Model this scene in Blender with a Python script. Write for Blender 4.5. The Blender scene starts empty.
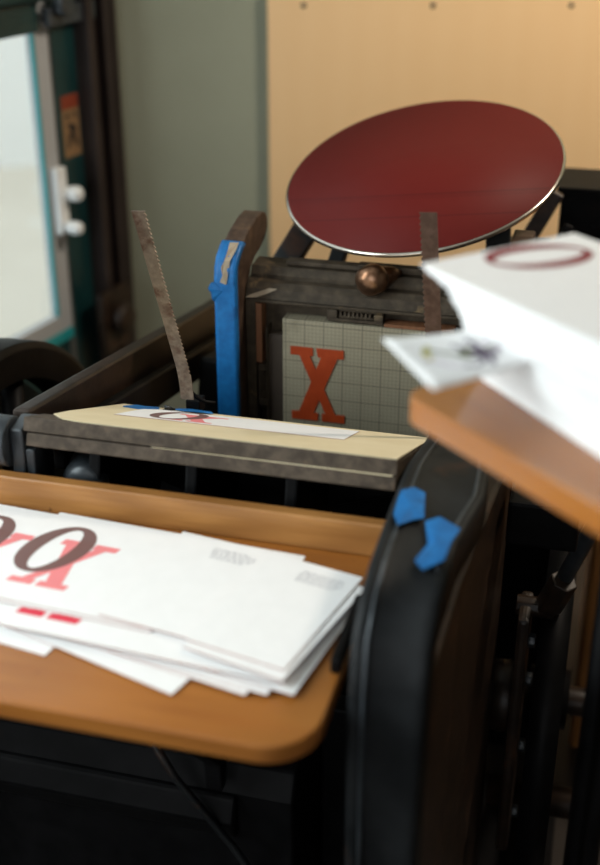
import bpy, bmesh, math, random
from mathutils import Vector, Matrix
random.seed(7)
SC = bpy.context.scene
COL = SC.collection
R = math.radians
PI = math.pi

# ------------------------------------------------------------------ materials
def new_mat(name):
    m = bpy.data.materials.new(name); m.use_nodes = True
    nt = m.node_tree; b = nt.nodes['Principled BSDF']
    return m, nt, b

def N(nt, t, **kw):
    n = nt.nodes.new(t)
    for k, v in kw.items():
        if k.startswith('i_'): n.inputs[k[2:].replace('_', ' ')].default_value = v
        else: setattr(n, k, v)
    return n

def c4(c): return (c[0], c[1], c[2], 1.0)

def mix(nt, fac, a, b):
    n = nt.nodes.new('ShaderNodeMix'); n.data_type = 'RGBA'
    for sock, v in ((n.inputs[0], fac), (n.inputs[6], a), (n.inputs[7], b)):
        if hasattr(v, 'is_output'): nt.links.new(v, sock)
        elif isinstance(v, (int, float)): sock.default_value = v
        else: sock.default_value = c4(v)
    return n.outputs[2]

def coords(nt, scale=(1, 1, 1), rot=(0, 0, 0)):
    tc = N(nt, 'ShaderNodeTexCoord'); mp = N(nt, 'ShaderNodeMapping')
    mp.inputs['Scale'].default_value = scale; mp.inputs['Rotation'].default_value = rot
    nt.links.new(tc.outputs['Object'], mp.inputs['Vector'])
    return mp.outputs['Vector']

def noise(nt, vec, scale, detail=5, rough=.6):
    n = N(nt, 'ShaderNodeTexNoise'); n.inputs['Scale'].default_value = scale
    n.inputs['Detail'].default_value = detail; n.inputs['Roughness'].default_value = rough
    nt.links.new(vec, n.inputs['Vector']); return n.outputs['Fac']

def ramp(nt, fac, a, b):
    n = N(nt, 'ShaderNodeValToRGB'); n.color_ramp.elements[0].position = a; n.color_ramp.elements[1].position = b
    nt.links.new(fac, n.inputs['Fac']); return n.outputs['Color']

def bump(nt, b, fac, strength=.2, dist=.001):
    n = N(nt, 'ShaderNodeBump'); n.inputs['Strength'].default_value = strength; n.inputs['Distance'].default_value = dist
    nt.links.new(fac, n.inputs['Height']); nt.links.new(n.outputs['Normal'], b.inputs['Normal'])

def mottled(name, c1, c2, c3=None, scale=30, rough=.45, metal=0., spec=.5, lo=.4, hi=.65, rustlo=.58, rusthi=.7, bmp=.25):
    m, nt, b = new_mat(name)
    v = coords(nt)
    f = noise(nt, v, scale)
    col = mix(nt, ramp(nt, f, lo, hi), c1, c2)
    if c3:
        f2 = noise(nt, v, scale * .37, 6, .65)
        col = mix(nt, ramp(nt, f2, rustlo, rusthi), col, c3)
    nt.links.new(col, b.inputs['Base Color'])
    b.inputs['Roughness'].default_value = rough; b.inputs['Metallic'].default_value = metal
    b.inputs['Specular IOR Level'].default_value = spec
    bump(nt, b, noise(nt, v, scale * 3), bmp)
    return m

def plain(name, c, rough=.6, metal=0., spec=.5):
    m, nt, b = new_mat(name)
    v = coords(nt)
    col = mix(nt, noise(nt, v, 40), tuple(x * .94 for x in c), tuple(min(1, x * 1.04) for x in c))
    nt.links.new(col, b.inputs['Base Color'])
    b.inputs['Roughness'].default_value = rough; b.inputs['Metallic'].default_value = metal
    b.inputs['Specular IOR Level'].default_value = spec
    return m

def wood(name, c1, c2, c3, scale, rough=.3, coat=0., spot=True):
    """grain runs along the axis whose scale is smallest"""
    m, nt, b = new_mat(name)
    v = coords(nt, scale)
    f = noise(nt, v, 1.0, 8, .65)
    w = N(nt, 'ShaderNodeTexWave'); w.inputs['Scale'].default_value = .5; w.inputs['Distortion'].default_value = 6
    w.inputs['Detail'].default_value = 3; nt.links.new(v, w.inputs['Vector'])
    col = mix(nt, ramp(nt, f, .3, .7), c1, c2)
    wm = N(nt, 'ShaderNodeMath', operation='MULTIPLY'); wm.inputs[1].default_value = .35
    nt.links.new(w.outputs['Fac'], wm.inputs[0])
    col = mix(nt, wm.outputs[0], col, c3)
    if spot:
        v2 = coords(nt)
        col = mix(nt, ramp(nt, noise(nt, v2, 55, 3), .68, .76), col, tuple(x * .35 for x in c3))
    nt.links.new(col, b.inputs['Base Color']); b.inputs['Roughness'].default_value = rough
    b.inputs['Coat Weight'].default_value = coat; b.inputs['Coat Roughness'].default_value = .25
    bump(nt, b, f, .12)
    return m

M = {}
M['iron'] = mottled('black_iron', (.0022, .0022, .0026), (.0055, .0053, .006), (.010, .006, .004), 22, .5, 0, .12, rustlo=.62, rusthi=.75)
M['arm_iron'] = mottled('arm_iron', (.007, .008, .009), (.015, .0165, .018), (.06, .026, .013), 18, .5, 0, .2, rustlo=.59, rusthi=.70)
M['bar_iron'] = mottled('bar_iron', (.014, .008, .005), (.032, .018, .011), (.055, .026, .014), 40, .42, 0, .35)
M['worn'] = mottled('worn_iron', (.045, .033, .023), (.085, .065, .046), (.14, .10, .06), 60, .6, 0, .22, rustlo=.6, rusthi=.72)
M['chase'] = mottled('chase_iron', (.040, .030, .020), (.075, .056, .038), (.14, .095, .05), 60, .6, 0, .22, rustlo=.63, rusthi=.68)
M['bail'] = mottled('bail_steel', (.050, .036, .025), (.10, .074, .053), (.16, .105, .065), 60, .6, 0, .22)
M['gripper'] = mottled('gripper_steel', (.15, .115, .085), (.24, .185, .14), (.085, .04, .025), 110, .42, .55, .5, rustlo=.5, rusthi=.66)
M['gripper_dark'] = mottled('gripper_rust', (.085, .045, .03), (.13, .075, .055), (.06, .03, .02), 90, .55, .3, .4)
M['hook'] = mottled('hook_iron', (.045, .024, .015), (.085, .052, .035), (.12, .07, .04), 60, .5, .1, .5)
M['copper'] = mottled('copper_bronze', (.20, .10, .055), (.32, .19, .12), (.08, .04, .025), 70, .28, .9, .5)
M['tape'] = mottled('blue_tape', (.005, .12, .36), (.009, .165, .46), (.005, .09, .28), 70, .5, 0, .4)
M['tape_res'] = plain('tape_residue', (.36, .29, .21), .7)
M['steel'] = plain('edge_steel', (.55, .50, .44), .22, 1.)
M['grey_iron'] = mottled('grey_iron', (.03, .036, .042), (.06, .07, .08), (.02, .02, .02), 30, .35, .2, .5)
M['rubber'] = plain('roller_rubber', (.012, .012, .014), .5)

def ink_mat():
    m, nt, b = new_mat('red_ink')
    v = coords(nt)
    f = noise(nt, v, 30, 4)
    col = mix(nt, f, (.112, .0105, .0085), (.13, .0135, .011))
    # thin roller marks across the ink film
    sep = N(nt, 'ShaderNodeSeparateXYZ'); nt.links.new(v, sep.inputs[0])
    tot = None
    for y0, wd, k in ((-.062, .0022, .55), (-.118, .0022, .45), (-.068, .006, .2)):
        a = N(nt, 'ShaderNodeMath', operation='SUBTRACT'); nt.links.new(sep.outputs['Y'], a.inputs[0]); a.inputs[1].default_value = y0
        ab = N(nt, 'ShaderNodeMath', operation='ABSOLUTE'); nt.links.new(a.outputs[0], ab.inputs[0])
        l = N(nt, 'ShaderNodeMath', operation='LESS_THAN'); nt.links.new(ab.outputs[0], l.inputs[0]); l.inputs[1].default_value = wd
        mu = N(nt, 'ShaderNodeMath', operation='MULTIPLY'); nt.links.new(l.outputs[0], mu.inputs[0]); mu.inputs[1].default_value = k
        if tot is None: tot = mu.outputs[0]
        else:
            ad = N(nt, 'ShaderNodeMath', operation='MAXIMUM'); nt.links.new(tot, ad.inputs[0]); nt.links.new(mu.outputs[0], ad.inputs[1]); tot = ad.outputs[0]
    col = mix(nt, tot, col, (.07, .007, .007))
    nt.links.new(col, b.inputs['Base Color'])
    b.inputs['Roughness'].default_value = .55; b.inputs['Specular IOR Level'].default_value = .12
    return m
M['ink'] = ink_mat()

# wood: feed board and delivery board share a honey varnish
M['wood_x'] = wood('honey_wood_board', (.43, .165, .032), (.34, .115, .02), (.22, .07, .012), (3, 40, 40), .32, .25)
M['wood_rail'] = wood('honey_wood_rail', (.50, .235, .07), (.34, .14, .034), (.18, .065, .016), (5, 70, 70), .4, .1)
M['wood_feed'] = wood('honey_wood_feed', (.42, .155, .03), (.33, .105, .018), (.22, .07, .012), (3, 45, 45), .22, .6, spot=False)
M['wood_strip'] = wood('furniture_wood', (.26, .11, .05), (.20, .08, .035), (.12, .05, .02), (60, 60, 6), .55, 0, False)
M['wood_dark'] = wood('old_furniture_wood', (.045, .032, .024), (.06, .043, .03), (.03, .02, .015), (8, 60, 60), .6, 0, False)
M['ply'] = wood('plywood_face', (.82, .545, .285), (.81, .535, .275), (.79, .51, .255), (9, 9, 1.2), .5, .1, False)
M['cab'] = wood('cabinet_wood', (.40, .17, .045), (.32, .12, .03), (.2, .07, .015), (20, 20, 2), .4, .2, False)
M['floor'] = mottled('dark_floor', (.030, .024, .02), (.045, .036, .03), (.02, .016, .014), 3, .5, 0, .4)
M['green'] = mottled('green_wall_paint', (.275, .288, .215), (.30, .312, .235), None, 2.2, .75, 0, .3)
M['white_wall'] = plain('tan_wall_paint', (.26, .22, .17), .8)
M['ceil'] = plain('ceiling_paint', (.55, .53, .5), .9)
M['door_teal'] = mottled('teal_door_paint', (.004, .028, .030), (.007, .040, .042), None, 8, .4, 0, .5)
M['teal'] = plain('bright_teal_paint', (.02, .30, .32), .35)
M['stile'] = plain('grey_stile_paint', (.42, .43, .44), .45)
M['track'] = mottled('brown_track_steel', (.022, .014, .012), (.038, .026, .023), (.012, .009, .009), 6, .5, .2, .4)
M['white_plastic'] = plain('white_latch_paint', (.85, .87, .87), .4)
M['facade'] = plain('pale_render_outside', (.86, .88, .88), .9)
M['pave'] = mottled('pale_concrete_outside', (.70, .655, .575), (.66, .615, .535), None, 1.5, .9, 0, .2)

M['sticker'] = plain('sticker_tan', (.24, .14, .065), .6)
M['sticker_red'] = plain('sticker_red', (.22, .035, .012), .6)
M['black_print'] = plain('black_print', (.012, .011, .011), .6)

M['paper'] = plain('white_card', (.86, .85, .85), .7, 0, .3)
M['edge'] = plain('tinted_card_edge', (.38, .17, .13), .7, 0, .3)
M['manila'] = mottled('manila_paper', (.74, .62, .40), (.79, .67, .45), None, 20, .6, 0, .3, bmp=.05)
M['pink'] = plain('pale_red_print', (.84, .25, .26), .6, 0, .3)
M['redfoot'] = plain('red_print', (.72, .05, .085), .6, 0, .3)
M['deepred'] = plain('dark_red_print', (.24, .035, .045), .6, 0, .3)
M['greytext'] = plain('grey_print', (.40, .39, .42), .7, 0, .3)
M['yellow_print'] = plain('yellow_green_print', (.50, .44, .03), .7, 0, .3)
M['olive_print'] = plain('olive_print', (.14, .15, .08), .7, 0, .3)
M['plum_print'] = plain('plum_print', (.10, .07, .12), .7, 0, .3)
M['mauve_print'] = plain('mauve_print', (.60, .50, .62), .7, 0, .3)

def overprint():
    """brown ink, printed over the red and letting it show through"""
    m, nt, b = new_mat('brown_overprint')
    b.inputs['Base Color'].default_value = (.27, .15, .135, 1); b.inputs['Roughness'].default_value = .6
    t = N(nt, 'ShaderNodeBsdfTransparent'); t.inputs['Color'].default_value = (.42, .36, .38, 1)
    mx = N(nt, 'ShaderNodeMixShader'); mx.inputs[0].default_value = .62
    nt.links.new(t.outputs[0], mx.inputs[1]); nt.links.new(b.outputs[0], mx.inputs[2])
    nt.links.new(mx.outputs[0], nt.nodes['Material Output'].inputs['Surface'])
    return m
M['brown'] = overprint()

def glass():
    m, nt, b = new_mat('window_glass')
    t = N(nt, 'ShaderNodeBsdfTransparent'); t.inputs['Color'].default_value = (.95, .98, .97, 1)
    g = N(nt, 'ShaderNodeBsdfGlossy'); g.inputs['Roughness'].default_value = .03
    mx = N(nt, 'ShaderNodeMixShader')
    mx.inputs[0].default_value = .05; nt.links.new(t.outputs[0], mx.inputs[1]); nt.links.new(g.outputs[0], mx.inputs[2])
    nt.links.new(mx.outputs[0], nt.nodes['Material Output'].inputs['Surface'])
    return m
M['glass'] = glass()

def grid_mat():
    """engraved metal base: a fine square grid with a heavier line every fifth"""
    m, nt, b = new_mat('gridded_base_metal')
    v = coords(nt)
    sep = N(nt, 'ShaderNodeSeparateXYZ'); nt.links.new(v, sep.inputs[0])
    def lines(step, half):
        outs = []
        for ax in ('X', 'Z'):
            d = N(nt, 'ShaderNodeMath', operation='DIVIDE'); nt.links.new(sep.outputs[ax], d.inputs[0]); d.inputs[1].default_value = step
            fr = N(nt, 'ShaderNodeMath', operation='FRACT'); nt.links.new(d.outputs[0], fr.inputs[0])
            s = N(nt, 'ShaderNodeMath', operation='SUBTRACT'); nt.links.new(fr.outputs[0], s.inputs[0]); s.inputs[1].default_value = .5
            a = N(nt, 'ShaderNodeMath', operation='ABSOLUTE'); nt.links.new(s.outputs[0], a.inputs[0])
            l = N(nt, 'ShaderNodeMath', operation='LESS_THAN'); nt.links.new(a.outputs[0], l.inputs[0]); l.inputs[1].default_value = half
            outs.append(l.outputs[0])
        mx = N(nt, 'ShaderNodeMath', operation='MAXIMUM'); nt.links.new(outs[0], mx.inputs[0]); nt.links.new(outs[1], mx.inputs[1])
        return mx.outputs[0]
    base = mix(nt, noise(nt, v, 14, 6), (.34, .30, .215), (.43, .385, .275))
    base = mix(nt, ramp(nt, noise(nt, v, 7, 5), .58, .72), base, (.16, .14, .09))
    c = mix(nt, lines(.0056, .07), base, (.25, .225, .165))
    c = mix(nt, lines(.028, .026), c, (.17, .15, .11))
    nt.links.new(c, b.inputs['Base Color'])
    b.inputs['Roughness'].default_value = .5; b.inputs['Metallic'].default_value = .25
    return m
M['grid'] = grid_mat()
M['plate_red'] = mottled('red_photopolymer', (.34, .042, .009), (.42, .058, .013), None, 40, .4, 0, .5)

# ------------------------------------------------------------------ mesh helpers
class MB:
    """collects shapes in world coordinates; build() links them as ONE mesh object"""
    def __init__(s): s.v, s.f, s.m, s.sm = [], [], [], []
    def add(s, vs, fs, mi=0, smooth=False, mat=None):
        o = len(s.v)
        for p in vs:
            p = Vector(p)
            if mat is not None: p = mat @ p
            s.v.append(p)
        for f in fs: s.f.append([i + o for i in f]); s.m.append(mi); s.sm.append(smooth)
    def box(s, x0, x1, y0, y1, z0, z1, mi=0, mat=None):
        s.add([(x0,y0,z0),(x1,y0,z0),(x1,y1,z0),(x0,y1,z0),(x0,y0,z1),(x1,y0,z1),(x1,y1,z1),(x0,y1,z1)],
              [(3,2,1,0),(4,5,6,7),(0,1,5,4),(1,2,6,5),(2,3,7,6),(3,0,4,7)], mi, False, mat)
    def prism(s, poly, axis, a, b, mi=0, mat=None, smooth=False):
        """2D polygon extruded along axis; axis x: poly=(y,z), y: (x,z), z: (x,y)"""
        def P(p, t): return {'x': (t, p[0], p[1]), 'y': (p[0], t, p[1]), 'z': (p[0], p[1], t)}[axis]
        n = len(poly); vs = [P(p, a) for p in poly] + [P(p, b) for p in poly]
        s.add(vs, [tuple(range(n))[::-1], tuple(range(n, 2*n))], mi, False, mat)
        s.add(vs, [(i, (i+1) % n, (i+1) % n + n, i+n) for i in range(n)], mi, smooth, mat)
    def tube(s, pts, r, n=12, mi=0, caps=True, mat=None):
        pts = [Vector(p) for p in pts]; rs = r if isinstance(r, (list, tuple)) else [r] * len(pts)
        vs, fs = [], []; prev = None
        for i, p in enumerate(pts):
            t = (pts[min(i+1, len(pts)-1)] - pts[max(i-1, 0)]).normalized()
            if prev is None:
                a = t.cross(Vector((0, 0, 1)));
                if a.length < .05: a = t.cross(Vector((1, 0, 0)))
            else: a = prev - t * prev.dot(t)
            a.normalize(); prev = a; bb = t.cross(a)
            for k in range(n):
                th = 2*PI*k/n; vs.append(p + (a*math.cos(th) + bb*math.sin(th)) * rs[i])
        for i in range(len(pts)-1):
            for k in range(n):
                k2 = (k+1) % n; fs.append((i*n+k, i*n+k2, (i+1)*n+k2, (i+1)*n+k))
        s.add(vs, fs, mi, True, mat)
        if caps: s.add(vs, [tuple(range(n))[::-1], tuple(range((len(pts)-1)*n, len(pts)*n))], mi, False, mat)
    def lathe(s, prof, n=48, mi=0, mat=None, closed=False):
        """profile of (radius, height) about local Z"""
        vs = [(r*math.cos(2*PI*k/n), r*math.sin(2*PI*k/n), h) for r, h in prof for k in range(n)]
        m = len(prof); fs = []
        for i in range(m if closed else m-1):
            j = (i+1) % m
            for k in range(n):
                k2 = (k+1) % n; fs.append((i*n+k, i*n+k2, j*n+k2, j*n+k))
        s.add(vs, fs, mi, True, mat)
    def build(s, name, mats, parent=None, bevel=0, seg=2, kind=None, origin=None, auto=True):
        me = bpy.data.meshes.new(name)
        off = Vector((0, 0, 0))
        if parent is not None: off = world_loc(parent)
        if origin is not None and parent is None: off = Vector(origin)
        me.from_pydata([p - off for p in s.v], [], s.f)
        mats = mats if isinstance(mats, (list, tuple)) else [mats]
        for m in mats: me.materials.append(m)
        for p, mi, sm in zip(me.polygons, s.m, s.sm): p.material_index = mi; p.use_smooth = sm
        bm = bmesh.new(); bm.from_mesh(me)
        bmesh.ops.remove_doubles(bm, verts=bm.verts, dist=1e-6)
        bmesh.ops.recalc_face_normals(bm, faces=bm.faces)
        if bevel:
            es = [e for e in bm.edges if len(e.link_faces) == 2 and e.calc_face_angle(0) > R(32)]
            bmesh.ops.bevel(bm, geom=es, offset=bevel, segments=seg, profile=.6, affect='EDGES', clamp_overlap=True)
        bm.to_mesh(me); bm.free()
        o = bpy.data.objects.new(name, me); COL.objects.link(o)
        if parent is not None: o.parent = parent
        elif origin is not None: o.location = off
        if kind: o['kind'] = kind
        return o

def world_loc(o):
    p = Vector(o.location)
    while o.parent is not None: o = o.parent; p += o.location
    return p

def tag(o, label, cat, group=None):
    o['label'] = label; o['category'] = cat
    if group: o['group'] = group
    return o

def thing(name, label, cat, loc, group=None):
    o = bpy.data.objects.new(name, None); COL.objects.link(o); o.location = loc; o.empty_display_size = .05
    return tag(o, label, cat, group)

def frame(o, x, y, z):
    """matrix with given origin and axes"""
    m = Matrix((x, y, z)).transposed().to_4x4(); m.translation = Vector(o); return m

def arc(cx, cy, r, a0, a1, n=8):
    return [(cx + r*math.cos(R(a0 + (a1-a0)*i/n)), cy + r*math.sin(R(a0 + (a1-a0)*i/n))) for i in range(n+1)]

def rounded(x0, x1, y0, y1, r, n=8):
    return arc(x1-r, y0+r, r, -90, 0, n) + arc(x1-r, y1-r, r, 0, 90, n) + arc(x0+r, y1-r, r, 90, 180, n) + arc(x0+r, y0+r, r, 180, 270, n)

# ------------------------------------------------------------------ camera
CAM = Vector((.392, -1.092, 1.521)); pitch, yaw = R(26), R(14.7)
fh = Vector((-math.sin(yaw), math.cos(yaw), 0)); rt = Vector((math.cos(yaw), math.sin(yaw), 0))
fwd = fh*math.cos(pitch) - Vector((0, 0, 1))*math.sin(pitch)
cd = bpy.data.cameras.new('camera'); cam = bpy.data.objects.new('camera', cd); COL.objects.link(cam)
cam.location = CAM; cam.rotation_euler = fwd.to_track_quat('-Z', 'Y').to_euler()
cd.sensor_fit = 'VERTICAL'; cd.sensor_height = 36; cd.sensor_width = 24; cd.lens = 1201*36/865
cd.clip_start = .02
cd.dof.use_dof = True; cd.dof.focus_distance = 1.50; cd.dof.aperture_fstop = 2.2; cd.dof.aperture_blades = 0
SC.camera = cam

# ------------------------------------------------------------------ the room
A = Vector((-.682, 1.421, 0))                    # corner of door wall and green wall
U = Vector((math.sin(R(10.3)), math.cos(R(10.3)), 0))   # along the door wall, away from the viewer
NW = Vector((U.y, -U.x, 0))                      # into the room from the door wall
Zv = Vector((0, 0, 1)); H = 2.9
MW = frame(A, U, NW, Zv)                         # local (s, depth into room, z)
MBk = frame(A, rt, -fh, Zv)                      # back wall: (along, towards viewer, z)
LB = 3.3; LR = 5.0; LL = 4.8

b = MB()
P0 = A - U*LL; P1 = A; P2 = A + rt*LB; P3 = P2 - fh*LR
P3 = P2 - fh*5.4; 
b.add([(p.x, p.y, -.1) for p in (P0, P1, P2, P3)] + [(p.x, p.y, 0) for p in (P0, P1, P2, P3)],
      [(3,2,1,0),(4,5,6,7),(0,1,5,4),(1,2,6,5),(2,3,7,6),(3,0,4,7)])
b.build('floor', M['floor'], kind='structure')
b = MB()
b.add([(p.x, p.y, H) for p in (P0, P1, P2, P3)] + [(p.x, p.y, H+.1) for p in (P0, P1, P2, P3)],
      [(3,2,1,0),(4,5,6,7),(0,1,5,4),(1,2,6,5),(2,3,7,6),(3,0,4,7)])
b.build('ceiling', M['ceil'], kind='structure')
b = MB(); b.box(-.12, LB+.12, -.12, 0, 0, H, mat=MBk); b.build('wall_back', M['green'], kind='structure')
b = MB()
e = (P3 - P2); L = e.length; ex = e.normalized(); ny = Vector((ex.y, -ex.x, 0)) 
b.box(0, L, -.12, 0, 0, H, mat=frame(P2, ex, ny, Zv)); b.build('wall_right', M['white_wall'], kind='structure')
e = (P0 - P3); L = e.length; ex = e.normalized(); ny = Vector((ex.y, -ex.x, 0)); MF = frame(P3, ex, ny, Zv)
b = MB()   # street-side wall behind the viewer with a shop window
b.box(0, L, -.12, 0, 0, .9, mat=MF); b.box(0, L, -.12, 0, 2.5, H, mat=MF)
b.box(0, L-2.6, -.12, 0, .9, 2.5, mat=MF); b.box(L-.5, L, -.12, 0, .9, 2.5, mat=MF)
b.build('wall_front', M['white_wall'], kind='structure')
# door wall: openings for the glazed door (s -1.75..-.2) and the shop window nearer the viewer
W0, W1, WZ0, WZ1 = -2.95, -1.70, .95, 2.60
D0, D1, DZ1 = -1.62, -.233, 2.30
b = MB()
for s0, s1, z0, z1 in ((-LL, W0, 0, H), (W0, W1, 0, WZ0), (W0, W1, WZ1, H), (W1, D0, 0, H), (D0, D1, DZ1, H), (D1, 0, 0, H)):
    b.box(s0, s1, -.03, 0, z0, z1, mat=MW)
b.build('wall_left', M['white_wall'], kind='structure')
b = MB()
for s0, s1, z0, z1 in ((W0, W0+.05, WZ0, WZ1), (W1-.05, W1, WZ0, WZ1), (W0+.05, W1-.05, WZ0, WZ0+.05), (W0+.05, W1-.05, WZ1-.05, WZ1)):
    b.box(s0, s1, -.03, -.004, z0, z1, mat=MW)
win = b.build('window_1', M['stile'], kind='structure')
b = MB(); b.box(W0+.05, W1-.05, -.02, -.014, WZ0+.05, WZ1-.05, mat=MW); b.build('window_pane', M['glass'], win)

# glazed door, one mesh per part
MWd = frame(A - U*.007, U, NW, Zv)
b = MB()   # grey stile next to the glass
b.box(-.272, -.228, -.024, -.001, .57, DZ1-.005, mat=MWd); b.box(D0+.005, D0+.05, -.024, -.001, .05, DZ1-.005, mat=MWd)
b.box(D0+.05, -.272, -.024, -.001, .570, .606, mat=MWd)
door = b.build('door_1', M['stile'], kind='structure', bevel=.002)
b = MB()
b.box(D0+.05, -.272, -.024, .012, 1.196, 1.280, mat=MWd)
b.tube([MWd @ Vector((D0+.05, .018, 1.266)), MWd @ Vector((-.25, .018, 1.266))], .014)
b.build('mid_rail', M['door_teal'], door, bevel=.004)
b = MB(); b.box(D0+.05, -.23, -.024, .002, .545, .569, mat=MWd); b.build('sill_rail', M['teal'], door, bevel=.003)
b = MB(); b.box(D0+.05, -.23, -.024, -.012, .01, .544, mat=MWd); b.build('lower_panel', M['door_teal'], door)
b = MB(); b.box(-.2785, -.2725, -.009, -.0015, .607, 1.195, mat=MWd); b.build('glazing_bead', M['teal'], door)
b = MB(); b.box(-.2785, -.2725, -.009, -.0015, 1.281, DZ1-.01, mat=MWd); b.build('glazing_bead', M['teal'], door)
b = MB(); b.box(D0+.051, -.279, -.015, -.010, .607, 1.195, mat=MWd); b.build('lower_pane', M['glass'], door)
b = MB(); b.box(D0+.051, -.279, -.015, -.010, 1.281, DZ1-.01, mat=MWd); b.build('upper_pane', M['glass'], door)
b = MB()   # white slide latch on the stile
b.box(-.262, -.228, -.0005, .016, .785, .925, mat=MWd)
b.lathe([(0, .036), (.012, .035), (.017, .027), (.016, .012), (.012, .0)], 20, mat=MWd @ Matrix.Translation((-.226, .012, .868)) @ Matrix.Rotation(R(-90), 4, 'X'))
b.lathe([(0, .035), (.012, .033), (.015, .02), (.012, .0)], 16, mat=MWd @ Matrix.Translation((-.244, .02, .80)) @ Matrix.Rotation(R(-90), 4, 'X'))
b.build('latch', M['white_plastic'], door, bevel=.004)
b = MB()   # hinge bracket and roller at the meeting of rail and track
b.box(-.262, -.10, .014, .03, 1.205, 1.240, mat=MWd)
b.lathe([(.0, -.012), (.022, -.012), (.024, 0), (.022, .012), (0, .012)], 18, mat=MWd @ Matrix.Translation((-.225, .04, 1.245)) @ Matrix.Rotation(R(-90), 4, 'X'))
b.build('hinge_bracket', M['grey_iron'], door, bevel=.003)

b = MB()
b.box(-.232, -.155, .0005, .004, .0, DZ1+.02, mat=MW)
b.build('trim_1', M['door_teal'], kind='structure')
b = MB()   # upright track: a folded brown steel channel with ribs
b.box(-.154, -.018, .001, .012, 0, 2.6, mat=MW)
for s0, s1, d in ((-.154, -.132, .040), (-.118, -.108, .024), (-.085, -.062, .034), (-.040, -.020, .022)):
    b.box(s0, s1, .014, d, 0, 2.6, mat=MW)
b.build('trim_2', M['track'], kind='structure', bevel=.003)
b = MB()   # bracket low on the track with a pulley
b.box(-.215, -.10, .052, .068, .50, .64, mat=MW)
b.lathe([(.0, -.014), (.03, -.014), (.036, 0), (.03, .014), (0, .014)], 20, mat=MW @ Matrix.Translation((-.16, .084, .575)) @ Matrix.Rotation(R(-90), 4, 'X'))
t_ = b.build('track_bracket', M['bar_iron'], bevel=.003); tag(t_, 'small dark pulley bracket low on the brown door track', 'bracket')

# warning sticker on the dark jamb
root = thing('warning_sticker', 'small tan warning sticker with red header on dark teal door jamb', 'sticker', MW @ Vector((-.19, .0046, 1.0)))
b = MB(); b.box(-.219, -.160, .0042, .0050, .935, 1.062, mat=MW); b.build('sticker_sheet', M['sticker'], root)
b = MB(); b.box(-.219, -.160, .0051, .0054, 1.034, 1.062, mat=MW); b.build('header_band', M['sticker_red'], root)
b = MB()
for poly in ([(-.207, 1.022), (-.196, 1.028), (-.196, 1.016), (-.204, 1.010)], [(-.180, 1.026), (-.170, 1.026), (-.170, 1.012), (-.178, 1.014)],
             [(-.205, 1.005), (-.176, 1.000), (-.172, .985), (-.190, .984)], [(-.200, .984), (-.186, .984), (-.198, .957), (-.208, .953)],
             [(-.188, .984), (-.176, .982), (-.168, .958), (-.178, .952)]):
    b.prism(poly, 'y', .0051, .0053, mat=MW)
b.build('pictogram', M['black_print'], root)

# outside: pale forecourt and the rendered building across it
dO = (fh*math.cos(R(13)) - rt*math.sin(R(13))).normalized(); rO = Vector((-dO.y, dO.x, 0)) * -1
MO = frame((CAM.x, CAM.y, 0), rO, dO, Zv)       # local (across, away, z) seen through the door
b = MB(); b.box(-6, 3.0, 3.25, 9.5, -.2, -.06, mat=MO); b.build('ground_outside', M['pave'], kind='structure')
b = MB(); b.box(-6, 3.0, 6.75, 7.1, -.06, 4.2, mat=MO)
b.build('wall_outside', M['facade'], kind='structure')

# plywood sheet on the green wall
root = thing('plywood_panel', 'tall pale birch plywood sheet screwed to the green wall', 'panel', MBk @ Vector((1.0, 0, .02)))
b = MB(); b.box(.332, 1.55, .001, .02, .02, 1.246, mat=MBk); b.build('sheet', M['ply'], root, bevel=.0015)
for sx in (.409, .683, .976, 1.25):
    b = MB(); b.lathe([(0, .003), (.004, .0028), (.0055, .001), (.0055, 0)], 14, mat=MBk @ Matrix.Translation((sx, .0202, 1.219)) @ Matrix.Rotation(R(-90), 4, 'X'))
    b.build('screw', M['black_print'], root)

# wooden cabinet behind the press on the right
CX, CY = .43, .70     # axis-aligned with the press, close behind its right side
root = thing('wooden_cabinet', 'orange-brown wooden cabinet behind the press at the lower right edge of picture', 'cabinet', (CX+.4, CY+.2, 0))
b = MB()
b.box(CX, CX+.02, CY, CY+.4, .05, .68); b.box(CX+.78, CX+.80, CY, CY+.4, .05, .68); b.box(CX+.02, CX+.78, CY+.38, CY+.4, .05, .68)
b.box(CX+.02, CX+.78, CY, CY+.38, .05, .07); b.box(CX-.01, CX+.81, CY-.02, CY+.41, .68, .705); b.box(CX+.03, CX+.77, CY+.04, CY+.36, 0, .05)
b.build('carcass', M['cab'], root)
for i in range(2):
    x0 = CX + .003 + i*.3985
    b = MB(); b.box(x0, x0+.3955, CY-.018, CY-.0005, .055, .675); d = b.build('door', M['cab'], root, bevel=.003)
    b = MB(); b.lathe([(0, .024), (.011, .022), (.013, .014), (.006, .006), (.006, 0)], 16, mat=Matrix.Translation((x0 + (.36 if i == 0 else .035), CY-.018, .45)) @ Matrix.Rotation(R(90), 4, 'X'))
    b.build('knob', M['copper'], d)

# ------------------------------------------------------------------ the press
press = thing('printing_press', 'old black cast-iron platen printing press filling the picture', 'printing press', (.05, .3, 0))

def part(mb, name, mat, bevel=0, parent=None, seg=2):
    return mb.build(name, mat, parent or press, bevel=bevel, seg=seg)

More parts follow.
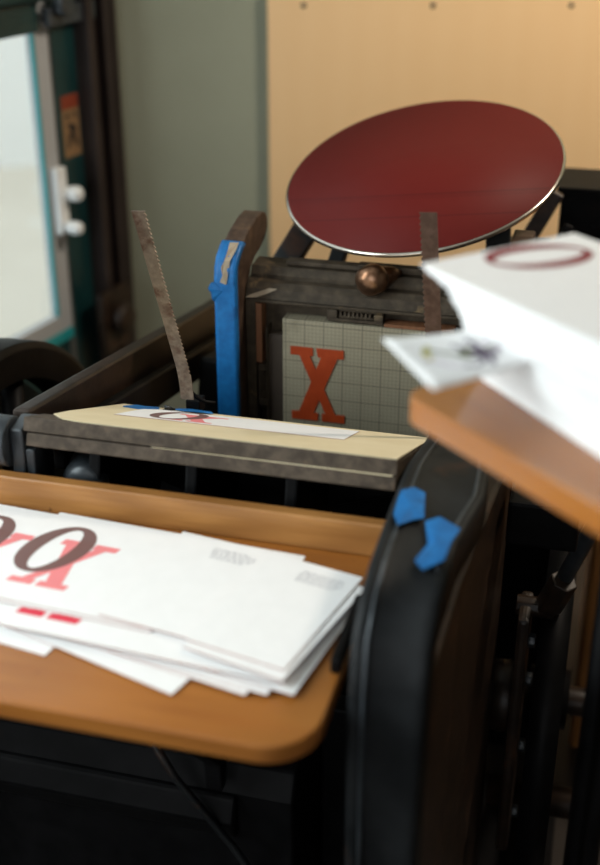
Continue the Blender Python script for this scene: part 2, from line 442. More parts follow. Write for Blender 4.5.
# -- main castings (mostly in shade)
b = MB()
sidepoly = [(.10, 0), (.78, 0), (.80, .10), (.72, .30), (.70, .62), (.66, .78), (.56, .80), (.50, .60), (.34, .52), (.22, .60), (.12, .56), (.16, .3), (.08, .1)]
b.prism(sidepoly, 'x', -.205, -.165); part(b, 'side_frame', M['iron'], .006)
b = MB(); b.prism(sidepoly, 'x', .212, .262); part(b, 'side_frame', M['iron'], .006)
b = MB()
b.box(-.165, .212, .15, .21, .05, .17); part(b, 'cross_tie', M['iron'], .006)
b = MB(); b.box(-.165, .212, .62, .68, .05, .17); part(b, 'cross_tie', M['iron'], .006)
# platen rocker below the delivery board, with rounded top ledge
b = MB()
b.prism([(-.10, .22), (-.105, .56), (-.09, .592), (-.06, .60), (.08, .60), (.12, .56), (.12, .22)], 'x', -.40, .125)
b.prism([(-.112, .50), (-.125, .53), (-.112, .56), (-.10, .56), (-.10, .50)], 'x', -.34, .06)
part(b, 'rocker', M['iron'], .012, seg=3)
b = MB(); b.box(-.36, .10, -.08, .10, 0, .22); part(b, 'pedestal', M['iron'], .01)
b = MB(); b.tube([(-.028, -.125, .63), (-.004, -.13, .592), (.062, -.13, .505), (.13, -.14, .41), (.22, -.15, .28)], .0045, 8); part(b, 'treadle_rod', M['arm_iron'])

b = MB(); b.box(.127, .211, .02, .05, 0, .60); part(b, 'front_dark_filler', M['iron'], .004)  # added dark plate closing the gap where bright floor showed
b = MB(); b.box(-.203, .211, .30, .32, .19, .775); part(b, 'back_dark_filler', M['iron'], .003)  # added dark sheet hiding the lit wall seen under the platen
b = MB(); b.box(-.36, .42, .11, .62, 0.001, .02); part(b, 'floor_dark_filler', M['iron'], .003)  # added dark slab so the floor under the press stays black
# -- bed
b = MB()
b.box(-.0965, .262, .4850, .535, .62, .968)
b.prism([(.4850, .968), (.4850, .972), (.492, .982), (.528, .984), (.535, .968)], 'x', -.0955, .262)
part(b, 'bed', M['chase'], .002)
b = MB()  # thin layered bar lying along the top of the bed
b.box(-.045, .22, .497, .516, .984, .990); b.box(.06, .25, .494, .51, .990, .994)
part(b, 'bed_top_bar', M['worn'], .001)

b = MB()   # sloping clamp rail above the chase
b.prism([(.4612, .9424), (.4640, .9470), (.4665, .956), (.474, .964), (.4845, .966), (.4845, .9424)], 'x', -.0965, .262)
part(b, 'clamp_rail', M['chase'], .001)
b = MB()   # worn bright patch at its corner
vs = [(-.0955, .4608, .9428), (-.080, .4616, .9440), (-.066, .4640, .9492), (-.050, .4662, .9570), (-.062, .4668, .9575), (-.076, .4648, .9520), (-.090, .4630, .9465)]
b.add([(x, y-.0007, z+.0003) for x, y, z in vs], [tuple(range(len(vs)))])
part(b, 'worn_patch', M['tape_res'])
# copper-coloured clamp knob on top of the bed
b = MB()
Mk = frame((.086, .466, .983), Vector((.86, 0, .5)).normalized(), Vector((0, 1, 0)), Vector((-.5, 0, .86)).normalized())
rs = []
for i in range(13):
    t = i/12; a = -PI/2 + PI*t
    rs.append((max(.0005, .0195*math.cos(a)**.7 if math.cos(a) > 1e-6 else .0005), .0195*math.sin(a)))
b.lathe(rs, 24, mat=Mk @ Matrix.Diagonal((1.2, .95, 1.1, 1)))
b.tube([(.092, .476, .980), (.100, .482, .984), (.112, .490, .986), (.122, .494, .987)], [.019, .016, .010, .004], 14)
part(b, 'clamp_knob', M['copper'])
# roller tracks at each side of the bed: upright strip curling back at its top
trk = [(.420, .60), (.420, .980), (.4225, .996), (.432, 1.010), (.450, 1.020), (.490, 1.033), (.530, 1.041), (.558, 1.042), (.576, 1.036), (.585, 1.024), (.584, 1.010), (.570, .998), (.545, .990), (.515, .985), (.4965, .975), (.4840, .955), (.4840, .60)]
b = MB(); b.prism(trk, 'x', -.1265, -.0975)
tr = part(b, 'roller_track', M['hook'], .003)
b = MB(); b.prism(trk, 'x', .268, .297); part(b, 'roller_track', M['hook'], .003)

# -- platen, tilted open: slopes down away from the operator
cs, sn = math.cos(R(21)), math.sin(R(21))
MP = frame((0, 0, .95), Vector((1, 0, 0)), Vector((0, cs, -sn)), Vector((0, sn, cs)))   # local (x, down-slope, out of face)
b = MB()
b.box(-.21, .21, .014, .285, -.032, -.0005, mat=MP)
b.box(-.205, .205, .018, .03, -.034, -.03, mat=MP)
part(b, 'platen', M['worn'], .002)
b = MB()   # casting ribs under the platen
for x in (-.145, -.03, .085):
    b.prism([(.03, -.032), (.27, -.032), (.24, -.10), (.16, -.15), (.07, -.13), (.035, -.07)], 'x', x, x+.014, mat=MP)
b.prism([(-.2, -.033), (.2, -.033), (.2, -.06), (.06, -.10), (-.06, -.10), (-.2, -.06)], 'y', .20, .22, mat=MP)
part(b, 'platen_rib', M['iron'], .003)
b = MB()   # boss showing below the platen edge
b.lathe([(0, .03), (.02, .029), (.027, .02), (.027, -.05), (0, -.05)], 24, mat=frame((-.158, .035, .865), Vector((1,0,0)), Vector((0,0,1)), Vector((.25,-1,.1)).normalized()))
part(b, 'boss', M['grey_iron'])
b = MB(); b.box(-.212, .21, -.001, .012, -.0150, .0012, mat=MP); b.box(-.212, -.175, .0125, .05, -.0004, .0012, mat=MP)
part(b, 'top_bail', M['bail'], .0015)
b = MB(); b.box(-.208, .21, .0005, .013, -.0315, -.0165, mat=MP)
part(b, 'lower_bail', M['bail'], .0015)
# hinge barrel and bracket at the left end
b = MB()
b.tube([(-.325, .0, .918), (-.262, .0, .918), (-.258, .0, .918), (-.2275, .0, .918)], [.026, .026, .029, .029], 24)
part(b, 'hinge_barrel', M['grey_iron'], .002)
b = MB()
b.prism([(-.010, .938), (.02, .944), (.06, .925), (.06, .85), (.02, .83), (-.004, .84), (-.012, .87)], 'x', -.2265, -.2115)
b.prism([(-.008, .914), (.016, .914), (.016, .85), (-.002, .85), (-.008, .87)], 'x', -.2115, -.2005)
part(b, 'hinge_bracket', M['grey_iron'], .0025, seg=3)

# side arms on the left: two flat bars running back to the bed shaft
def flatbar(p0, p1, h, x0, x1, name, mat):
    d = (Vector(p1) - Vector(p0)).normalized(); up = Vector((-d.y, d.x))
    q = [Vector(p0), Vector(p1), Vector(p1) - up*h, Vector(p0) - up*h]
    bb = MB(); bb.prism([(v.x, v.y) for v in q], 'x', x0, x1); return part(bb, name, mat, .006, seg=3)
flatbar((.062, .927), (.80, .812), .060, -.262, -.238, 'side_arm', M['bar_iron'])
flatbar((.10, .885), (.80, .762), .050, -.232, -.214, 'draw_bar', M['iron'])

# grippers: upright steel fingers rising from the far edge of the platen
b = MB(); b.tube([MP @ Vector((-.20, .297, -.012)), MP @ Vector((.235, .297, -.012))], .009, 14); part(b, 'gripper_bar', M['iron'])
def gripper(base, top, w, teeth_side, name, mat, toe=True, nt=44, curve=.012):
    base, top = Vector(base), Vector(top)
    up = (top - base).normalized(); side = Vector((1, 0, 0)) - up*up.x; side.normalize(); nrm = side.cross(up)
    if nrm.y > 0: nrm = -nrm
    Lg = (top - base).length
    m = frame(base, side, up, nrm)      # local x across, y along, z towards the operator
    out = []
    n = nt*2
    left, right = [], []
    for i in range(n+1):
        y = Lg*i/n
        k = (.0024 if i % 2 else 0) if y > .03 else 0
        ww = w*(.5 + .5*.0) * (1 if y > .04 else .82 + .18*y/.04)
        l = -w/2; r = w/2
        if teeth_side > 0: r -= k
        else: l += k
        left.append((l, y)); right.append((r, y))
    bb = MB()
    vs = []; th = .0014
    for (l, y), (r, _) in zip(left, right):
        zc = curve*max(0, 1 - y/.05)**2
        vs += [(l, y, zc), (r, y, zc), (r, y, zc+th), (l, y, zc+th)]
    fs = [(3,2,1,0), tuple(4*n+k for k in (0,1,2,3))]
    for i in range(n):
        a, c = 4*i, 4*i+4
        fs += [(a, a+1, c+1, c), (a+1, a+2, c+2, c+1), (a+2, a+3, c+3, c+2), (a+3, a, c, c+3)]
    bb.add(vs, fs, 0, False, m)
    g = part(bb, name, mat)
    return g, m
g, gm = gripper((-.112, .262, .878), (-.131, .170, 1.145), .0178, 1, 'gripper', M['gripper'])
b = MB()   # bent toe of the gripper clamped to the bar
b.tube([(-.112, .258, .884), (-.103, .262, .872), (-.093, .268, .864), (-.083, .276, .860)], .0028, 8)
b.box(-.119, -.100, .262, .285, .848, .866)
part(b, 'toe', M['iron'], .001, parent=g)
g, gm = gripper((.214, .26, .872), (.1985, .205, 1.157), .0205, -1, 'gripper', M['gripper_dark'], nt=40, curve=.004)
b = MB(); b.box(.204, .224, .262, .285, .846, .870); part(b, 'toe', M['iron'], .001, parent=g)

# -- ink disk, inked dark red
cD = Vector((.122, .645, 1.094)); tl, rl = R(19), R(8)
ny = Vector((0, math.cos(tl), math.sin(tl))); nx = Vector((math.cos(rl), 0, math.sin(rl))); nx = (nx - ny*nx.dot(ny)).normalized(); nz = nx.cross(ny)
MD = frame(cD, nx, ny, nz); rD = .205
b = MB()
b.lathe([(0, -.012), (.16, -.012), (rD-.006, -.009), (rD, -.006), (rD+.0004, -.002), (rD-.0016, .0), (rD-.004, .0), (0, .0)], 128, mat=MD)
disk = part(b, 'ink_disk', M['steel'])
b = MB(); b.lathe([(rD-.0032, -.0005), (rD-.0032, .0006), (0, .0006)], 128)
film = b.build('ink_film', M['ink'], None); film.parent = disk
film.matrix_local = Matrix.Translation(cD - world_loc(disk)) @ MD.to_3x3().to_4x4()
film['label'] = 'dark red ink film with faint roller marks'
b = MB()   # hub and ratchet under the disk
b.lathe([(0, -.075), (.03, -.075), (.03, -.03), (.055, -.026), (.055, -.0125), (0, -.0125)], 32, mat=MD)
part(b, 'disk_hub', M['iron'])
# legs carrying the disk
def leg(p0, p1, w, t, name='disk_leg', mat=None):
    p0, p1 = Vector(p0), Vector(p1); u = (p1 - p0); Lg = u.length; u.normalize()
    s_ = Vector((1, 0, 0)) - u*u.x; s_.normalize(); f_ = u.cross(s_)
    bb = MB(); bb.box(-w/2, w/2, -t/2, t/2, 0, Lg, mat=frame(p0, s_, -f_, u)); return part(bb, name, mat or M['arm_iron'], .004, seg=3)
leg((-.130, .60, .86), (-.030, .66, 1.035), .040, .022)
leg((-.022, .575, .86), (.016, .64, 1.015), .024, .020)
leg((.255, .58, .86), (.235, .66, 1.04), .036, .022)
b = MB(); b.tube([(-.045, .665, 1.020), (.10, .67, 1.018), (.24, .665, 1.03)], .013, 14); part(b, 'disk_cross_bar', M['arm_iron'])
b = MB(); b.box(-.165, .30, .545, .66, .80, .862); part(b, 'back_shelf', M['iron'], .005)

# black sheet-iron fountain box and its arm, behind the disk on the right
b = MB()
b.box(.315, .62, .86, .98, .84, 1.022); b.box(.308, .63, .852, .99, 1.022, 1.031)
b.box(.37, .60, .855, .86, .965, .972)
part(b, 'ink_fountain', M['iron'], .003)
b = MB(); b.box(.325, .395, .87, .97, .80, .84); part(b, 'fountain_foot', M['iron'], .003)
leg((.225, .79, .86), (.310, .82, 1.032), .026, .04, 'fountain_arm', M['bar_iron'])
leg((.26, .74, .80), (.335, .80, .985), .016, .02, 'fountain_arm', M['iron'])
b = MB(); b.box(.20, .34, .74, .80, .905, .935); b.box(.24, .31, .72, .79, .935, .965); part(b, 'fountain_bracket', M['bar_iron'], .004)
b = MB(); b.box(.2, .40, .66, .99, .74, .80); part(b, 'rear_table', M['iron'], .004)
b = MB(); b.box(.28, .385, .72, .95, .0, .74); part(b, 'rear_dark_filler', M['iron'], .004)  # added dark block that blackens the view behind the gear wheel

# -- big curved side casting in the right foreground
st = [  # y, z, x left, x right
    (-.265, .00, .2195, .285), (-.267, .30, .2195, .285), (-.270, .60, .2195, .285), (-.273, .76, .2195, .286), (-.272, .854, .2195, .288), (-.262, .910, .2195, .288),
    (-.232, .936, .2195, .289), (-.19, .946, .2195, .291), (-.14, .948, .2195, .292), (-.093, .949, .2195, .299), (-.05, .949, .2195, .306), (.007, .947, .2195, .304), (.06, .934, .2195, .298), (.119, .918, .2195, .292), (.17, .910, .2195, .287)]
b = MB(); vs, fs = [], []
def inset(i, d):
    y, z = st[i][0], st[i][1]
    a = Vector((st[max(i-1, 0)][0], st[max(i-1, 0)][1])); c = Vector((st[min(i+1, len(st)-1)][0], st[min(i+1, len(st)-1)][1]))
    t = (c - a).normalized(); nrm = Vector((t.y, -t.x))
    return y + nrm.x*d, z + nrm.y*d
for i, (y, z, xl, xr) in enumerate(st):
    yi, zi = inset(i, .045); yb, zb = inset(i, .003); yc, zc = inset(i, .0015)
    vs += [(xl, yi, zi), (xl, yb, zb), (xl+.003, y, z), (xl+.010, y, z), (xl+.012, yc, zc), (xr-.012, yc, zc), (xr-.004, y, z), (xr, yb, zb), (xr, yi, zi)]
k = 9
for i in range(len(st)-1):
    for j in range(k):
        j2 = (j+1) % k; fs.append((i*k+j, i*k+j2, (i+1)*k+j2, (i+1)*k+j))
fs += [tuple(range(k))[::-1], tuple(range((len(st)-1)*k, len(st)*k))]
b.add(vs, fs, 0, True)
armc = part(b, 'curved_side_casting', M['arm_iron'])
for p in armc.data.polygons: p.use_smooth = len(p.vertices) == 4
b = MB()   # worn bead cast along its left edge
b.tube([(.2335, y, z - .0008) for y, z, xl, xr in st[2:]], .0021, 8); part(b, 'edge_bead', M['grey_iron'])
b = MB(); b.tube([(xr - .010, y, z - .0010) for y, z, xl, xr in st[7:]], .0018, 8); part(b, 'edge_bead', M['grey_iron'])
b = MB()   # its thin web set back behind the face
b.prism([(.250, -.215), (.2845, -.215), (.2885, -.05), (.309, .24), (.309, .30), (.275, .30), (.250, -.10)], 'z', .0, .845)
part(b, 'casting_web', M['bar_iron'], .006, seg=3)  # brown colour here paints in a warm reflection on the side

# right side: gear wheel, shaft, links and bolts seen in the dark
MX = lambda p: frame(p, Vector((0, 1, 0)), Vector((0, 0, 1)), Vector((1, 0, 0)))
b = MB()
b.lathe([(.245, -.02), (.262, -.02), (.262, .02), (.245, .02)], 64, mat=MX((.385, .42, .36)), closed=True)
for kk in range(6):
    a = 2*PI*kk/6 + .3; c_, s_ = math.cos(a), math.sin(a)
    b.tube([(.385, .42 + .03*c_, .36 + .03*s_), (.385, .42 + .25*c_, .36 + .25*s_)], [.016, .011], 10)
b.lathe([(0, -.03), (.045, -.03), (.045, .03), (0, .03)], 32, mat=MX((.385, .42, .36)))
part(b, 'gear_wheel', M['iron'])
b = MB(); b.tube([(.25, .42, .36), (.60, .42, .36)], .022, 18); part(b, 'wheel_shaft', M['bar_iron'])
b = MB(); b.tube([(.31, .37, .205), (.60, .37, .205)], .024, 18); part(b, 'main_shaft', M['bar_iron'])
b = MB()
b.lathe([(0, -.02), (.05, -.02), (.052, .0), (.05, .022), (.042, .026), (0, .026)], 36, mat=MX((.325, .33, .42))); part(b, 'crank_hub', M['bar_iron'])
b = MB(); b.tube([(.47, .26, .93), (.42, .28, .75), (.372, .30, .60)], .011, 14); part(b, 'throw_off_rod', M['grey_iron'])
b = MB(); b.tube([(.39, .285, .655), (.372, .30, .60)], .019, 6); b.tube([(.330, .30, .598), (.385, .30, .598)], .014, 8)
part(b, 'rod_joint', M['bar_iron'], .002)
b = MB(); b.prism([(.26, .60), (.32, .61), (.34, .50), (.33, .34), (.30, .2), (.25, .2), (.24, .34), (.25, .5)], 'x', .335, .352); part(b, 'link_arm', M['bar_iron'], .006)
for (y, z) in ((.31, .47), (.30, .36), (.285, .25), (.275, .56)):
    b = MB(); b.tube([(.352, y, z), (.361, y, z)], .010, 6); part(b, 'bolt', M['grey_iron'], .001)
b = MB(); b.box(.315, .40, .18, .24, .76, .82); part(b, 'right_bracket', M['iron'], .005)

# -- flywheel on the left
b = MB(); cw = (-.42, .244, .501); Rw = .40
b.lathe([(Rw-.055, -.028), (Rw-.01, -.032), (Rw, -.026), (Rw, .026), (Rw-.01, .032), (Rw-.055, .028)], 96, mat=MX(cw), closed=True)
fly = part(b, 'flywheel', M['iron'], .002)
for kk in range(6):
    a = 2*PI*kk/6 + .2; c_, s_ = math.cos(a), math.sin(a); b = MB()
    b.tube([(cw[0], cw[1]+.04*c_, cw[2]+.04*s_), (cw[0]+.012, cw[1]+.2*c_, cw[2]+.2*s_), (cw[0], cw[1]+.35*c_, cw[2]+.35*s_)], [.024, .018, .016], 12)
    part(b, 'spoke', M['iron'], parent=fly)
b = MB(); b.lathe([(0, -.06), (.055, -.06), (.055, .06), (0, .06)], 32, mat=MX(cw)); part(b, 'hub', M['iron'], parent=fly)
b = MB(); b.tube([(-.47, cw[1], cw[2]), (-.19, cw[1], cw[2])], .022, 18); part(b, 'flywheel_shaft', M['bar_iron'])
# dark inner guard disc behind the flywheel rim
b = MB(); b.lathe([(0, -.004), (.345, -.004), (.345, .004), (0, .004)], 64, mat=MX((-.462, .244, .501))); part(b, 'flywheel_guard', M['bar_iron'])

# ------------------------------------------------------------------ chase, form and quoins on the bed
ch = thing('chase', 'dark iron chase frame clamped upright on the press bed', 'chase', (.07, .472, .68))
b = MB()
o4 = [(-.0960, .675), (.2615, .675), (.2615, .9412), (-.0960, .9412)]; i4 = [(-.0815, .70), (.232, .70), (.232, .9365), (-.0815, .9365)]
vs = [(x, y, z) for y in (.461, .484) for q in (o4, i4) for x, z in q]
fs = []
for k in range(4):
    k2 = (k+1) % 4
    fs += [(k, k2, 4+k2, 4+k), (8+k, 12+k, 12+k2, 8+k2), (k, 8+k, 8+k2, k2), (4+k, 4+k2, 12+k2, 12+k)]
b.add(vs, fs)
b.build('frame', M['chase'], ch, bevel=.0015)
X_PIECES = [  # slab-serif X in a 1 x 1.35 box: thin stroke rises to the right
    [(.03, 1.19), (.50, 1.19), (.53, 1.35), (.03, 1.35)], [(.59, 1.20), (1.0, 1.20), (1.0, 1.35), (.59, 1.35)],
    [(.0, .0), (.42, .0), (.42, .145), (.0, .145)], [(.49, .0), (.98, .0), (.98, .145), (.49, .145)],
    [(.12, 1.25), (.42, 1.25), (.87, .08), (.60, .08)], [(.67, 1.25), (.86, 1.25), (.32, .08), (.14, .08)]]
def ccw(p):
    a = sum(p[i][0]*p[(i+1) % len(p)][1] - p[(i+1) % len(p)][0]*p[i][1] for i in range(len(p)))
    return p if a > 0 else p[::-1]

base = thing('gridded_base', 'grey metal base plate with square grid, locked in the chase', 'printing base', (.09, .47, .7))
b = MB(); b.box(-.0405, .2225, .4585, .4838, .7005, .9165); b.build('base_block', M['grid'], base, bevel=.0008)
b = MB()   # mirrored X relief
for p in X_PIECES:
    q = ccw([(-.0285 + .081*(1-x), .7625 + .0845*z) for x, z in p])
    k_ = X_PIECES.index(p)*.00006; b.prism(q, 'y', .4566 - k_, .4583)
xp = b.build('letter_plate', M['plate_red'], base); xp['label'] = 'raised red letter X'

# quoins, furniture
def quoin(loc, length, height, vertical, label):
    q = thing('quoin', label, 'quoin', loc, None)
    bx = MB(); x, y, z = loc
    def B(a0, a1, c0, c1, d0=0, d1=.02):
        if vertical: bx.box(x+c0, x+c1, y+d0, y+d1, z+a0, z+a1)
        else: bx.box(x+a0, x+a1, y+d0, y+d1, z+c0, z+c1)
    B(0, length, 0, height*.28); B(0, length*.18, height*.28, height); B(length*.84, length, height*.28, height*.85)
    bx.build('wedge', M['worn'], q, bevel=.0008)
    bx = MB(); B(length*.2, length*.82, height*.3, height*.5, .003, .018); B(length*.2, length*.98, height*.86, height, .004, .02)
    bx.build('opposed_wedge', M['chase'], q, bevel=.0006)
    for i in range(8):
        bx = MB(); a = length*(.22 + .075*i)
        B(a, a + length*.036, height*.5, height*.84, .002, .018); bx.build('tooth', M['worn'], q)
    return q
quoin((.024, .461, .9190), .080, .0165, False, 'short toothed iron quoin wedged above the gridded base')
quoin((-.0785, .462, .775), .066, .012, True, 'dark toothed iron quoin wedged left of the gridded base')
b = MB(); b.box(-.0808, -.0722, .4600, .4838, .8445, .9355)
tag(b.build('furniture_strip', M['wood_strip'], bevel=.0006), 'orange-brown wooden furniture strip beside the left inner edge of the chase', 'furniture strip')
b = MB(); b.box(-.0650, -.0412, .4665, .4838, .7005, .8880)
tag(b.build('furniture_block', M['wood_dark'], bevel=.0008), 'dark wooden furniture block left of the gridded base', 'furniture block')
b = MB(); b.box(-.0655, -.0640, .4590, .4838, .7005, .9000)
tag(b.build('reglet', M['chase'], bevel=.0004), 'thin dark metal reglet standing between quoin and furniture block', 'reglet')
b = MB(); b.box(.106, .205, .4600, .4830, .9172, .9215)
tag(b.build('furniture_strip', M['wood_strip'], bevel=.0006), 'thin brown wooden furniture strip lying on top edge of gridded base', 'furniture strip')

# ------------------------------------------------------------------ blue masking tape
tp = thing('masking_tape', 'long blue masking tape stuck down the left roller track post', 'tape', (-.112, .42, .6))
b = MB()
path = [(.4188, .602), (.4188, .80), (.4188, .980), (.4213, .9965), (.4310, 1.0112), (.4495, 1.0214), (.460, 1.0250)]
n = len(path); xs = (-.1275, -.122, -.112, -.102, -.0972)
vs, fs = [], []
for i, (y, z) in enumerate(path):
    for x in xs: vs.append((x, y + random.uniform(-.0002, .0002), z))
    vs.append((-.0969, y+.010, z - (.006 if i > 3 else 0)))       # wraps a little round the right side
    vs.append((-.1279, y+.014, z - (.006 if i > 3 else 0)))
k = len(xs)
for i in range(n-1):
    a, c = i*(k+2), (i+1)*(k+2)
    for j in range(k-1): fs.append((a+j, a+j+1, c+j+1, c+j))
    fs.append((a+k-1, a+k, c+k, c+k-1)); fs.append((a+k+1, a, c, c+k+1))
b.add(vs, fs, 0, True); strip = b.build('strip', M['tape'], tp)
md = strip.modifiers.new('thick', 'SOLIDIFY'); md.thickness = .0004; md.offset = 1
b = MB()   # torn flap on the left, folds
vs = [(-.1275, .4180, .978), (-.132, .4160, .976), (-.136, .4140, .968), (-.132, .4155, .962), (-.131, .4160, .952), (-.1275, .4180, .948), (-.116, .4172, .965)]
b.add(vs, [(0, 1, 6), (1, 2, 6), (2, 3, 6), (3, 4, 6), (4, 5, 6)], 0, False)
b.add([(-.1270, .4178, .948), (-.098, .4180, .940), (-.098, .4182, .972), (-.1265, .4178, .972)], [(0, 1, 2, 3)])
fl = b.build('torn_flap', M['tape'], tp); md = fl.modifiers.new('thick', 'SOLIDIFY'); md.thickness = .0004
b = MB()   # bare worn patch where the tape has torn
pz = [(-.119, .978), (-.1095, .975), (-.107, .990), (-.1055, 1.005), (-.101, 1.0165), (-.101, 1.0232), (-.114, 1.0228), (-.1125, 1.014), (-.114, 1.004), (-.1175, .996), (-.1150, .988)]
def ty(z):
    for (y0, z0), (y1, z1) in zip(path, path[1:]):
        if z0 <= z <= z1: return y0 + (y1-y0)*(z-z0)/(z1-z0)
    return path[-1][0]
b.add([(x, ty(z) - .0024, z + (.0026 if z > .99 else 0)) for x, z in pz], [tuple(range(len(pz)))])
b.build('torn_patch', M['tape_res'], tp)

def surf_arm(y):
    pts = [(s[0], s[1]) for s in st[7:]]
    for (y0, z0), (y1, z1) in zip(pts, pts[1:]):
        if y0 <= y <= y1: return z0 + (z1-z0)*(y-y0)/(y1-y0)
    return pts[0][1]
def tape_bit(poly, label):
    bb = MB(); cx = sum(p[0] for p in poly)/len(poly); cy = sum(p[1] for p in poly)/len(poly)
    vs = [(cx, cy, surf_arm(cy) + .0050)] + [(x, y, surf_arm(y) + .0026 + random.uniform(0, .0022)) for x, y in poly]
    bb.add(vs, [(0, i, i % len(poly) + 1) for i in range(1, len(poly)+1)], 0, False)
    o = bb.build('masking_tape', M['tape']); md = o.modifiers.new('thick', 'SOLIDIFY'); md.thickness = .0006; md.offset = 1
    return tag(o, label, 'tape')
tape_bit([(0.2255, -0.089), (0.2255, -0.066), (0.2370, -0.056), (0.2490, -0.064), (0.2535, -0.098), (0.2560, -0.112), (0.2460, -0.118), (0.2350, -0.132), (0.2270, -0.114)], 'upper torn scrap of blue masking tape on the black curved casting')
tape_bit([(0.2580, -0.118), (0.2700, -0.107), (0.2920, -0.124), (0.2870, -0.150), (0.2850, -0.180), (0.2690, -0.198), (0.2600, -0.187), (0.2670, -0.156)], 'lower torn scrap of blue masking tape on the black curved casting')

# ------------------------------------------------------------------ platen dressing
def on_p(x, d, h=0): return MP @ Vector((x, d, h))
b = MB()
outl = [(-.1725, .0130), (-.20, .05), (-.205, .10), (-.203, .27), (.2085, .278), (.2085, .0022), (.15, .0020), (.0, .0022), (-.12, .0024), (-.150, .004)]
b.prism(ccw(outl), 'z', .0014, .0024, mat=MP)
# the folded edge caught between the bails, showing on the right
b.add([on_p(-.06, -.0015, -.0162), on_p(.206, -.0015, -.0162), on_p(.206, -.0015, -.0150), on_p(-.06, -.0015, -.0157)], [(0, 1, 2, 3)])
tag(b.build('tympan_sheet', M['manila']), 'large cream manila tympan sheet stretched over the open platen', 'paper')

class Sheet:
    """a card in local coordinates: printing is part of the same mesh"""
    mats = ['paper', 'pink', 'brown', 'greytext', 'redfoot', 'deepred', 'edge']
    def __init__(s, w, h, t=.0006, cx=0, cy=0, edge=True):
        s.b = MB(); s.t = t; s.w, s.h = w, h
        s.b.box(cx-w/2, cx+w/2, cy-h/2, cy+h/2, 0, t)
        if edge: s.b.m[2:6] = [6]*4
    def poly(s, p, mi, lift): 
        p = ccw(p); s.b.add([(x, y, s.t + lift) for x, y in p], [tuple(range(len(p)))], mi)
    def X(s, x, y, w, mi=1, slant=0.):
        for p in X_PIECES: s.poly([(x + w*px + slant*w*py, y + w*py) for px, py in p], mi, .00012 + .00001*X_PIECES.index(p))
    def O(s, cx, cy, w, h, mi=2, slant=.12, rot=0., thick=.30):
        n = 48; vs = []
        for k in range(n):
            a = 2*PI*k/n
            for (rx, ry) in ((w/2, h/2), (w/2*(1-thick*1.5), h/2*(1-thick*.42))):
                px, py = rx*math.cos(a), ry*math.sin(a); px += slant*py
                vs.append((cx + px*math.cos(rot) - py*math.sin(rot), cy + px*math.sin(rot) + py*math.cos(rot), s.t + .00035))
        s.b.add(vs, [(2*k, 2*((k+1) % n), 2*((k+1) % n)+1, 2*k+1) for k in range(n)], mi)
    def text(s, x, y, w, rows=4, seed=1):
        r = random.Random(seed)
        for i in range(rows):
            yy = y - i*.0042; xx = x + r.uniform(0, .006); end = x + w - r.uniform(0, .012)
            while xx < end:
                l = r.uniform(.003, .008); s.poly([(xx, yy), (min(end, xx+l), yy), (min(end, xx+l), yy+.0016), (xx, yy+.0016)], 3, .0001)
                xx += l + .0016
    def make(s, name, matrix, label, cat, group=None):
        o = s.b.build(name, [M[k] for k in s.mats]); o.matrix_world = matrix
        return tag(o, label, cat, group)

# sheet just printed, lying on the tympan
s = Sheet(.279, .125, .0005)
s.X(-.086, -.052, .064); s.O(-.078, .004, .062, .112, 2, .10)
mt = MP @ Matrix.Translation((-.016, .1835, .0026)) @ Matrix.Rotation(R(2.5), 4, 'Z')
s.make('printed_sheet', mt, 'white sheet printed with brown O and red X lying on the cream platen', 'paper')
# gauge pin and tape scraps holding the tympan
def flat_bit(poly, name, mat, label, cat, h=.0030):
    bb = MB(); bb.prism(ccw(poly), 'z', h, h+.0012, mat=MP); return tag(bb.build(name, mat), label, cat)
flat_bit([(-.186, .225), (-.160, .215), (-.142, .24), (-.150, .262), (-.168, .255), (-.182, .262)], 'masking_tape', M['tape'], 'blue masking tape scrap at the far left corner of cream tympan sheet', 'tape', .0027)
flat_bit([(-.122, .246), (-.108, .244), (-.085, .252), (-.072, .250), (-.08, .268), (-.11, .275), (-.124, .262)], 'masking_tape', M['tape'], 'blue masking tape scrap at the foot of the left gripper', 'tape', .0040)
pin = thing('gauge_pin', 'small dark gauge pin between blue tape and left gripper on cream sheet', 'gauge pin', on_p(-.140, .258, .0026))
b = MB(); b.box(-.139, -.126, .246, .272, .0026, .0036, mat=MP); b.build('plate', M['iron'], pin)
b = MB(); b.tube([on_p(-.137, .25, .005), on_p(-.134, .24, .008), on_p(-.130, .24, .008), on_p(-.128, .25, .005)], .0016, 8); b.build('tongue', M['grey_iron'], pin)

# ------------------------------------------------------------------ delivery board
db = thing('delivery_board', 'honey-coloured wooden delivery board with rounded corner and raised back rail', 'board', (-.15, -.18, .83))
b = MB(); poly = arc(.205-.05, -.345+.05, .05, -90, 0, 10) + [(.205, -.12), (.214, -.11), (.214, -.0155), (-.58, -.0155), (-.58, -.345)]
b.prism(poly, 'z', .830, .850); b.build('board', M['wood_x'], db, bevel=.004, seg=3)
b = MB(); b.box(-.58, .213, -.032, -.016, .850, .8895); b.build('back_rail', M['wood_rail'], db, bevel=.003, seg=3)
for x in (-.30, .03):
    b = MB(); b.prism([(-.30, .8298), (-.30, .815), (-.13, .62), (-.127, .58), (-.112, .58), (-.105, .62), (-.05, .80), (-.05, .8298)], 'x', x, x+.02); part(b, 'board_bracket', M['iron'], .003)
# small black stop block where the sheets meet the casting
b = MB(); b.box(.1945, .2045, -.235, -.125, .8502, .866)
tag(b.build('stop_block', M['iron'], bevel=.003), 'black stop block at the right end of the delivery board', 'block')

